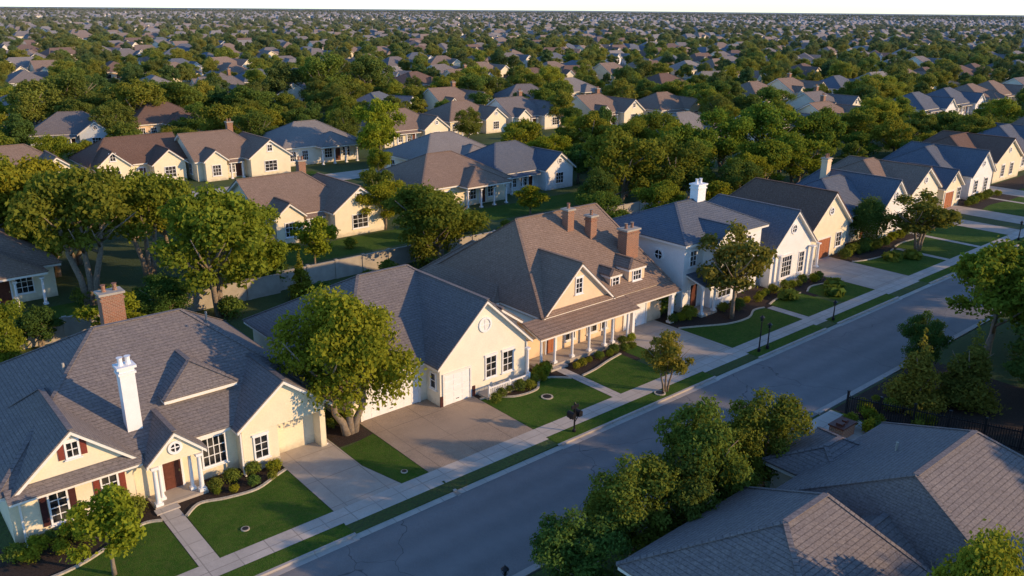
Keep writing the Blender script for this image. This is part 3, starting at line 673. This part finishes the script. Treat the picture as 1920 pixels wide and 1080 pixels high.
near=[("street",22.4,41.4,9.0,.82,YG),("young",7.1,36.4,4.4,.46,"small young tree with thin trunks on the front lawn"),
("sparse",42.1,32.75,4.6,.42,"thin young tree with bronze leaves in the verge"),("sparse",58,38.6,8.2,.82,"open crowned slim tree on front lawn"),
("sparse",91.8,38.2,6.6,.95,"wide bronze leaved tree on front lawn"),("topiary",89.9,43.2,5.2,.5,"dense clipped egg shaped evergreen beside the house"),
("tall",16.8,76.3,12.0,1.1,"tall tree with bare forked trunk"),("tall",23,80,10.5,1.0,"tall tree with bare forked trunk"),("b3",24.3,66.5,11.2,1.12,"tall dense tree behind the garden wall"),("b4",30,72,8,.85,None),
("young",36.7,73,5.5,.6,None),("oak",47,67,8.4,1.02,"wide pale green tree behind the brown roofed house"),("b1",12,95,12,1.2,None),("b3",18,97,10,1.1,None),("b0",5,99,12.5,1.25,None),("b2",28,90,6.5,.85,None),("b5",32,80,5,.6,None),
("b0",11,101,12.5,1.3,None),("b1",19,90,9.5,1.0,None),("b3",27,99,5.5,.8,None),("b4",16.5,87,9.5,.9,None),
("spire",31.8,66.3,4.2,.6,None),("young",15.8,65,4.6,.55,None),("b5",11,68,3.4,.5,None),("dense",20,67.5,4.4,.6,None),("b4",7.6,64,6,.5,None),
("b3",81,73,10.5,1.2,None),("b1",88,70,9.3,1.1,None),("dense",75,71,6.5,.7,None),("b0",97,75,9.5,1.15,None),("oak",102,80,9,1.0,None),("young",69,77,4,.55,None),("b4",73,119,11,1.0,"bright yellow green tree beside the hip roofed house"),
("dense",102,133,6.5,.7,None),("b1",107,200,14,1.5,None),("b3",118,196,13,1.4,None),("b2",97,206,12,1.3,None),("street",164,176,9.5,1.0,"bright yellow tree among rooftops"),
("b3",121,77,11,1.3,None),("b0",130,73,10,1.1,None),("b1",113,80,10,1.1,None),("dense",139,78,8,1.0,None),("oak",161,80,9,1.1,None),("b4",148,76,8,1.0,None),("b2",157,142,9,1.0,None),
("b1",45,196,12,1.5,None),("b3",54,180,11,1.4,None),("oak",64,184,10,1.4,None),("b0",75,176,9,1.3,None),("b2",36,186,11,1.3,None),("b0",215,108,9,1.2,None),("oak",226,112,9,1.2,None),
("dense",22.7,21.6,4.2,.56,KB),("dense",26.4,21.8,5.6,.60,KB),("dense",30.7,21.3,7.1,.62,KB),("dense",36.8,21.5,5.8,.60,KB),("dense",33.8,21.8,4.4,.45,KB),("dense",28.6,20.4,5.0,.50,KB),
("cone",53.2,20.8,5.2,.62,"bronze green conifer by the fence"),("cone",56.0,18.6,5.6,.66,"bronze green conifer by the fence"),("b0",66.5,21.2,8.8,.95,"large leafy tree beside the street"),("b2",60.5,15.5,5.5,.8,None),("dense",59.2,23.0,4.6,.42,KB),("b3",70,15,9,1.1,None),("b5",73,20.5,8.5,.9,None),
("street",28.5,7.4,7.6,.5,"small yellow green tree by the eaves"),("oak",24.6,9.2,5.4,.3,None),
("young",86,61,5,.7,None),("b2",60,62,4.2,.6,None),("b5",53.5,63,4,.6,None),("b1",68,64,5.5,.7,None),("dense",92,62,7,.8,None),("b0",104,66,8,1.0,None),("b3",112,66,8,1.0,None)]
for k,x,y,hh,sx,lb in near: tree(k,x,y,hh,sx,lb)
# the near side row goes on beyond the edge of the picture; its shade lies on the road
xx=79.0
while xx<190: tree(random.choice(["b0","b1","b3","b5"]),xx,random.uniform(16,21),random.uniform(8,10),random.uniform(.9,1.1)); xx+=random.uniform(7,9)
for x,y,hh in [(56,5,11),(65,9,10.5),(54,-6,13),(61,-1,12.5),(69,2,12),(76,7,11),(84,6,12),(48,-13,13)]: tree("b1" if x%2 else "b3",x,y,hh,1.0)  # taller unseen trees, added and sized to throw shade over the lawns
NN=len(TREES)
HX=np.array(houses); HL=np.hypot(HX[:,0],HX[:,1])[:,None]; HC=HX+np.array([0,6.0]); HN=HC-HX/HL*11
clear=[]
for k,x,y,yaw in spec:
    L=math.hypot(x,y)
    for t in range(4,32,5): clear.append((x-x/L*t,y-y/L*t,7.5))
cells={}
def near_ok(x,y,r):
    cx,cy=int(x//10),int(y//10)
    for i in (-1,0,1):
        for j in (-1,0,1):
            for a,b in cells.get((cx+i,cy+j),()):
                if (a-x)**2+(b-y)**2<r*r: return False
    return True
def addc(x,y): cells.setdefault((int(x//10),int(y//10)),[]).append((x,y))
for a,b in TREES: addc(a,b)
cand=[]
def scatter(dmin,dmax,n,rt_,rh,rn):
    for _ in range(n):
        d=math.sqrt(random.uniform(dmin**2,dmax**2)); a=math.radians(random.uniform(5,77)); x=d*math.sin(a); y=d*math.cos(a)
        if y<61 and x<215: continue
        if y<66 and random.random()<.6: continue
        if ((HC[:,0]-x)**2+(HC[:,1]-y)**2).min()<rh**2: continue
        if rn and ((HN[:,0]-x)**2+(HN[:,1]-y)**2).min()<rn**2: continue
        if d<300 and any((x-p)**2+(y-q)**2<r*r for p,q,r in clear): continue
        if rt_ and not near_ok(x,y,rt_): continue
        addc(x,y); cand.append((d,x,y))
scatter(60,260,4500,5.8,9.5,7.5); scatter(260,650,8000,6.2,9.4,6.5); scatter(650,1500,7500,7.5,9,4); scatter(1500,6000,14000,0,8,0)
cand.sort()
nind=300-NN; keys=["b0","b1","b2","b3","b4","b5","oak","dense"]
wts=[4,4,3,4,3.2,3,3.4,2]
for d,x,y in cand[:nind]:
    k=random.choices(keys,wts)[0]; hh=random.uniform(4.5,8.8); tree(k,x,y,hh,hh/10*random.uniform(1.0,1.35),{"b4":"bright yellow green leafy tree between the houses","oak":"wide yellow green leafy tree between the houses","dense":"dark dense evergreen tree between the houses"}.get(k))
rest=cand[nind:]
me=bpy.data.meshes.new("distant_woodland"); me.from_pydata([(x,y,0) for d,x,y in rest],[],[])
n=len(rest); D=np.array([r[0] for r in rest])
sc=((.38+.58*rng.random(n)**1.4)*np.where(D>1500,1.2,np.where(D>650,1.05,1))).astype(np.float32)
me.attributes.new("scl",'FLOAT','POINT').data.foreach_set("value",sc)
me.attributes.new("rot",'FLOAT','POINT').data.foreach_set("value",rng.uniform(0,6.28,n).astype(np.float32))
me.attributes.new("idx",'INT','POINT').data.foreach_set("value",rng.choice(8,n,p=np.array(wts)/sum(wts)).astype(np.int32))
wo=bpy.data.objects.new("distant_woodland",me); COL.objects.link(wo); wo["kind"]="stuff"; wo["label"]="dense leafy tree canopy stretching to the horizon"
ng=bpy.data.node_groups.new("woodland",'GeometryNodeTree')
ng.interface.new_socket("Geometry",in_out='INPUT',socket_type='NodeSocketGeometry'); ng.interface.new_socket("Geometry",in_out='OUTPUT',socket_type='NodeSocketGeometry')
gi=ng.nodes.new("NodeGroupInput"); go=ng.nodes.new("NodeGroupOutput"); iop=ng.nodes.new("GeometryNodeInstanceOnPoints"); jn=ng.nodes.new("GeometryNodeJoinGeometry")
for k in keys:
    oi=ng.nodes.new("GeometryNodeObjectInfo"); oi.inputs[0].default_value=crownobj[k]; oi.inputs["As Instance"].default_value=True; ng.links.new(oi.outputs["Geometry"],jn.inputs[0])
def na(nm,t):
    a=ng.nodes.new("GeometryNodeInputNamedAttribute"); a.data_type=t; a.inputs[0].default_value=nm; return a.outputs[0]
ng.links.new(gi.outputs[0],iop.inputs["Points"]); ng.links.new(jn.outputs[0],iop.inputs["Instance"]); iop.inputs["Pick Instance"].default_value=True
ng.links.new(na("idx",'INT'),iop.inputs["Instance Index"]); cb=ng.nodes.new("ShaderNodeCombineXYZ"); ng.links.new(na("rot",'FLOAT'),cb.inputs[2]); ng.links.new(cb.outputs[0],iop.inputs["Rotation"])
ng.links.new(na("scl",'FLOAT'),iop.inputs["Scale"]); ng.links.new(iop.outputs[0],go.inputs[0])
md=wo.modifiers.new("woodland",'NODES'); md.node_group=ng
# ------------------------------------------------------------ shrubs
def shrub(x,y,s,k="shrub",sz=1.0,label="round clipped shrub in the mulch bed",name="shrub"):
    o=bpy.data.objects.new(name,V[k][0]); COL.objects.link(o); o.location=(x,y,0); o.scale=(s,s,s*sz); o.rotation_euler=(0,0,random.uniform(0,6))
    info(o,label,"shrub","shrubs in the front garden beds")
R=random.Random(3)
rows=[(3.6,9.9,40.6,.8,1.0),(4.2,9.6,39.7,1.0,.8),(13.3,17.2,40.3,.9,.85),(13.2,17.0,39.8,.8,.6),(31.8,36.8,39.2,.8,.75),(36.9,38.3,40.2,.6,1.0),(39.9,46.6,39.6,.85,.7),(46.0,47.3,40.3,.7,1.1),(52.8,56,40.8,.8,1.2),(58.5,67,39.8,1.0,1.0),(68.3,74.6,39.8,.9,.8),(82.2,92,42.0,1.1,1.2),(85,92,41.3,1.2,.8),(92.6,98.2,42.2,1.0,1.0),(99.6,107,43,1.2,1.2),(119.5,131,44.5,1.4,1.2),(20.9,23.3,42.9,.7,.8)]
for a,b,y,st,s in rows:
    x=a+.2
    while x<b: shrub(x,y+R.uniform(-.35,.35),s*R.uniform(.55,1.05),R.choice(["shrub","shrub","shrub2"])); x+=st*R.uniform(.8,1.4)
for x,y in [(66.2,38.3),(72.5,37.3),(86,38.2),(88.3,37.2),(70.5,36.2)]: shrub(x,y,1.0,"agave",.9,"spiky ornamental grass clump on the lawn","ornamental_plant")
for x,y,s in [(52.9,43.6,2.2),(54.0,43.3,2.0)]: shrub(x,y,s,"shrub",1.3,"tall dark hedge shrub between the houses")
for i in range(14): shrub(R.uniform(46.5,52),R.uniform(18,23.3),R.uniform(.4,1.0),R.choice(["shrub","shrub2"]),1,"low shrub in the bed near the brick planter")
for i in range(40):
    x=R.uniform(5,110); shrub(x,R.choice([R.uniform(62,67.5),R.uniform(70.5,82)]),R.uniform(1,2.6),"shrub",1,"leafy garden shrub behind the houses")
# ------------------------------------------------------------ garden walls and fence
for i,(a,b,y) in enumerate([(4,31,69.0),(31.2,50,69.6),(50.2,100,68.6)]):
    mb=MB(); mb.box(a,b,y-.08,y+.08,0,1.75); mb.box(a,b,y-.13,y+.13,1.75,1.83)
    x=a
    while x<b: mb.box(x-.16,x+.16,y-.16,y+.16,0,1.92); x+=3
    info(mb.obj("garden_wall",[M['conc']]),"long pale concrete garden wall behind the back yards","wall")
mb=MB(); p0=Vector((48.6,23.0,0)); p1=Vector((53.0,12.0,0)); L=(p1-p0).length; nn=int(L/.14)
for i in range(nn+1):
    p=p0.lerp(p1,i/nn); mb.box(p.x-.02,p.x+.02,p.y-.02,p.y+.02,0,1.4)
for i in range(7):
    p=p0.lerp(p1,i/6); mb.box(p.x-.06,p.x+.06,p.y-.06,p.y+.06,0,1.65); mb.box(p.x-.08,p.x+.08,p.y-.08,p.y+.08,1.65,1.72)
for z in (.15,1.2): mb.beam((*p0.xy,z),(*p1.xy,z),.05,.07)
info(mb.obj("iron_fence",[M['black']]),"black wrought iron fence beside the conifers","fence")
rect("paved_terrace",44.6,48.4,19.8,23.95,.012,'walk'); rect("mulch_bed",48.6,62,12,23.9,.006,'mulch')
mb=MB(); mb.box(45.0,46.5,21.3,22.2,0,.75,mi=0); mb.box(44.93,46.57,21.23,22.27,.75,.84,mi=1); mb.box(45.2,45.6,21.5,21.9,.84,.98,mi=1); mb.box(45.9,46.2,21.6,21.9,.84,.94,mi=1)
info(mb.obj("brick_planter",[M['brick'],M['door']]),"low brick box with dark lid on paved terrace","planter")
# ------------------------------------------------------------ street furniture
def lamp(x,y,h,label):
    e=empty("street_lamp",(x,y,0),label,"street lamp","black lamp posts by the kerb")
    p=MB(); p.lathe(0,0,[(.13,0),(.13,.25),(.06,.35),(.045,h*.6),(.04,h-.42),(.09,h-.38)],10); p.obj("post",[M['black']],e)
    l=MB(); 
    for a in (-1,1):
        for b in (-1,1): l.beam((a*.08,b*.08,h-.38),(a*.13,b*.13,h-.08),.02,.02)
    l.lathe(0,0,[(.2,h-.08),(.12,h),(.03,h+.08),(.02,h+.14)],8); l.obj("lantern_frame",[M['black']],e)
    g=MB(); g.lathe(0,0,[(.07,h-.37),(.11,h-.09)],8); g.obj("lantern_glass",[M['glass']],e)
lamp(53.3,32.75,2.9,"black lantern post by the kerb"); lamp(54.3,32.65,2.1,"short black lantern post by the kerb"); lamp(64.2,32.7,1.7,"short black lantern post by the kerb"); lamp(105.6,32.8,2.2,"black lantern post by the kerb"); lamp(20.3,24.0,1.2,"short black post at the near kerb")
e=empty("mailbox_post",(33.2,32.65,0),"black twin mailbox on ornate post beside the kerb","mailbox")
p=MB(); p.lathe(0,0,[(.12,0),(.12,.15),(.055,.22),(.05,1.9),(.07,1.95),(.02,2.05)],10); p.beam((-.42,0,1.0),(.42,0,1.0),.07,.06); p.beam((0,0,.6),(.35,0,1.0),.04,.04); p.obj("post",[M['black']],e)
for sx in (-.28,.28):
    b=MB(); n=8; prof=[(-.15,1.07),(.15,1.07)]+[(.15*math.cos(t),1.32+.15*math.sin(t)) for t in [math.pi*i/n for i in range(n+1)]]
    vs=[(sx+a,yy_,z) for yy_ in (-.27,.27) for a,z in prof]; k=len(prof)
    b.add(vs,[tuple(range(k))[::-1],tuple(range(k,2*k))]+[(i,(i+1)%k,k+(i+1)%k,k+i) for i in range(k)]); b.box(sx-.03,sx+.03,-.3,-.27,1.2,1.26); b.obj("mailbox",[M['black']],e)
b=MB(); b.box(-.3,.3,-.03,.03,1.62,1.85); b.obj("number_board",[M['black']],e)
def cover(x,y,r,name,label,z=.015):
    mb=MB(); mb.lathe(x,y,[(r,z),(r,z+.05),(r*.8,z+.055)],16,0); mb.lathe(x,y,[(r*.72,z),(r*.72,z+.06)],16,1); o=mb.obj(name,[M['stone'],M['black']],None,(x,y,0)); info(o,label,name.replace('_',' '))
cover(13.2,35.9,.22,"drain_cover","small round drain cover set in the lawn"); cover(22.4,35.4,.2,"drain_cover","small round drain cover set in the lawn"); cover(35.2,37.3,.42,"planting_ring","stone planting ring in the front lawn"); cover(41.6,32.8,.4,"planting_ring","stone ring around young tree in verge")
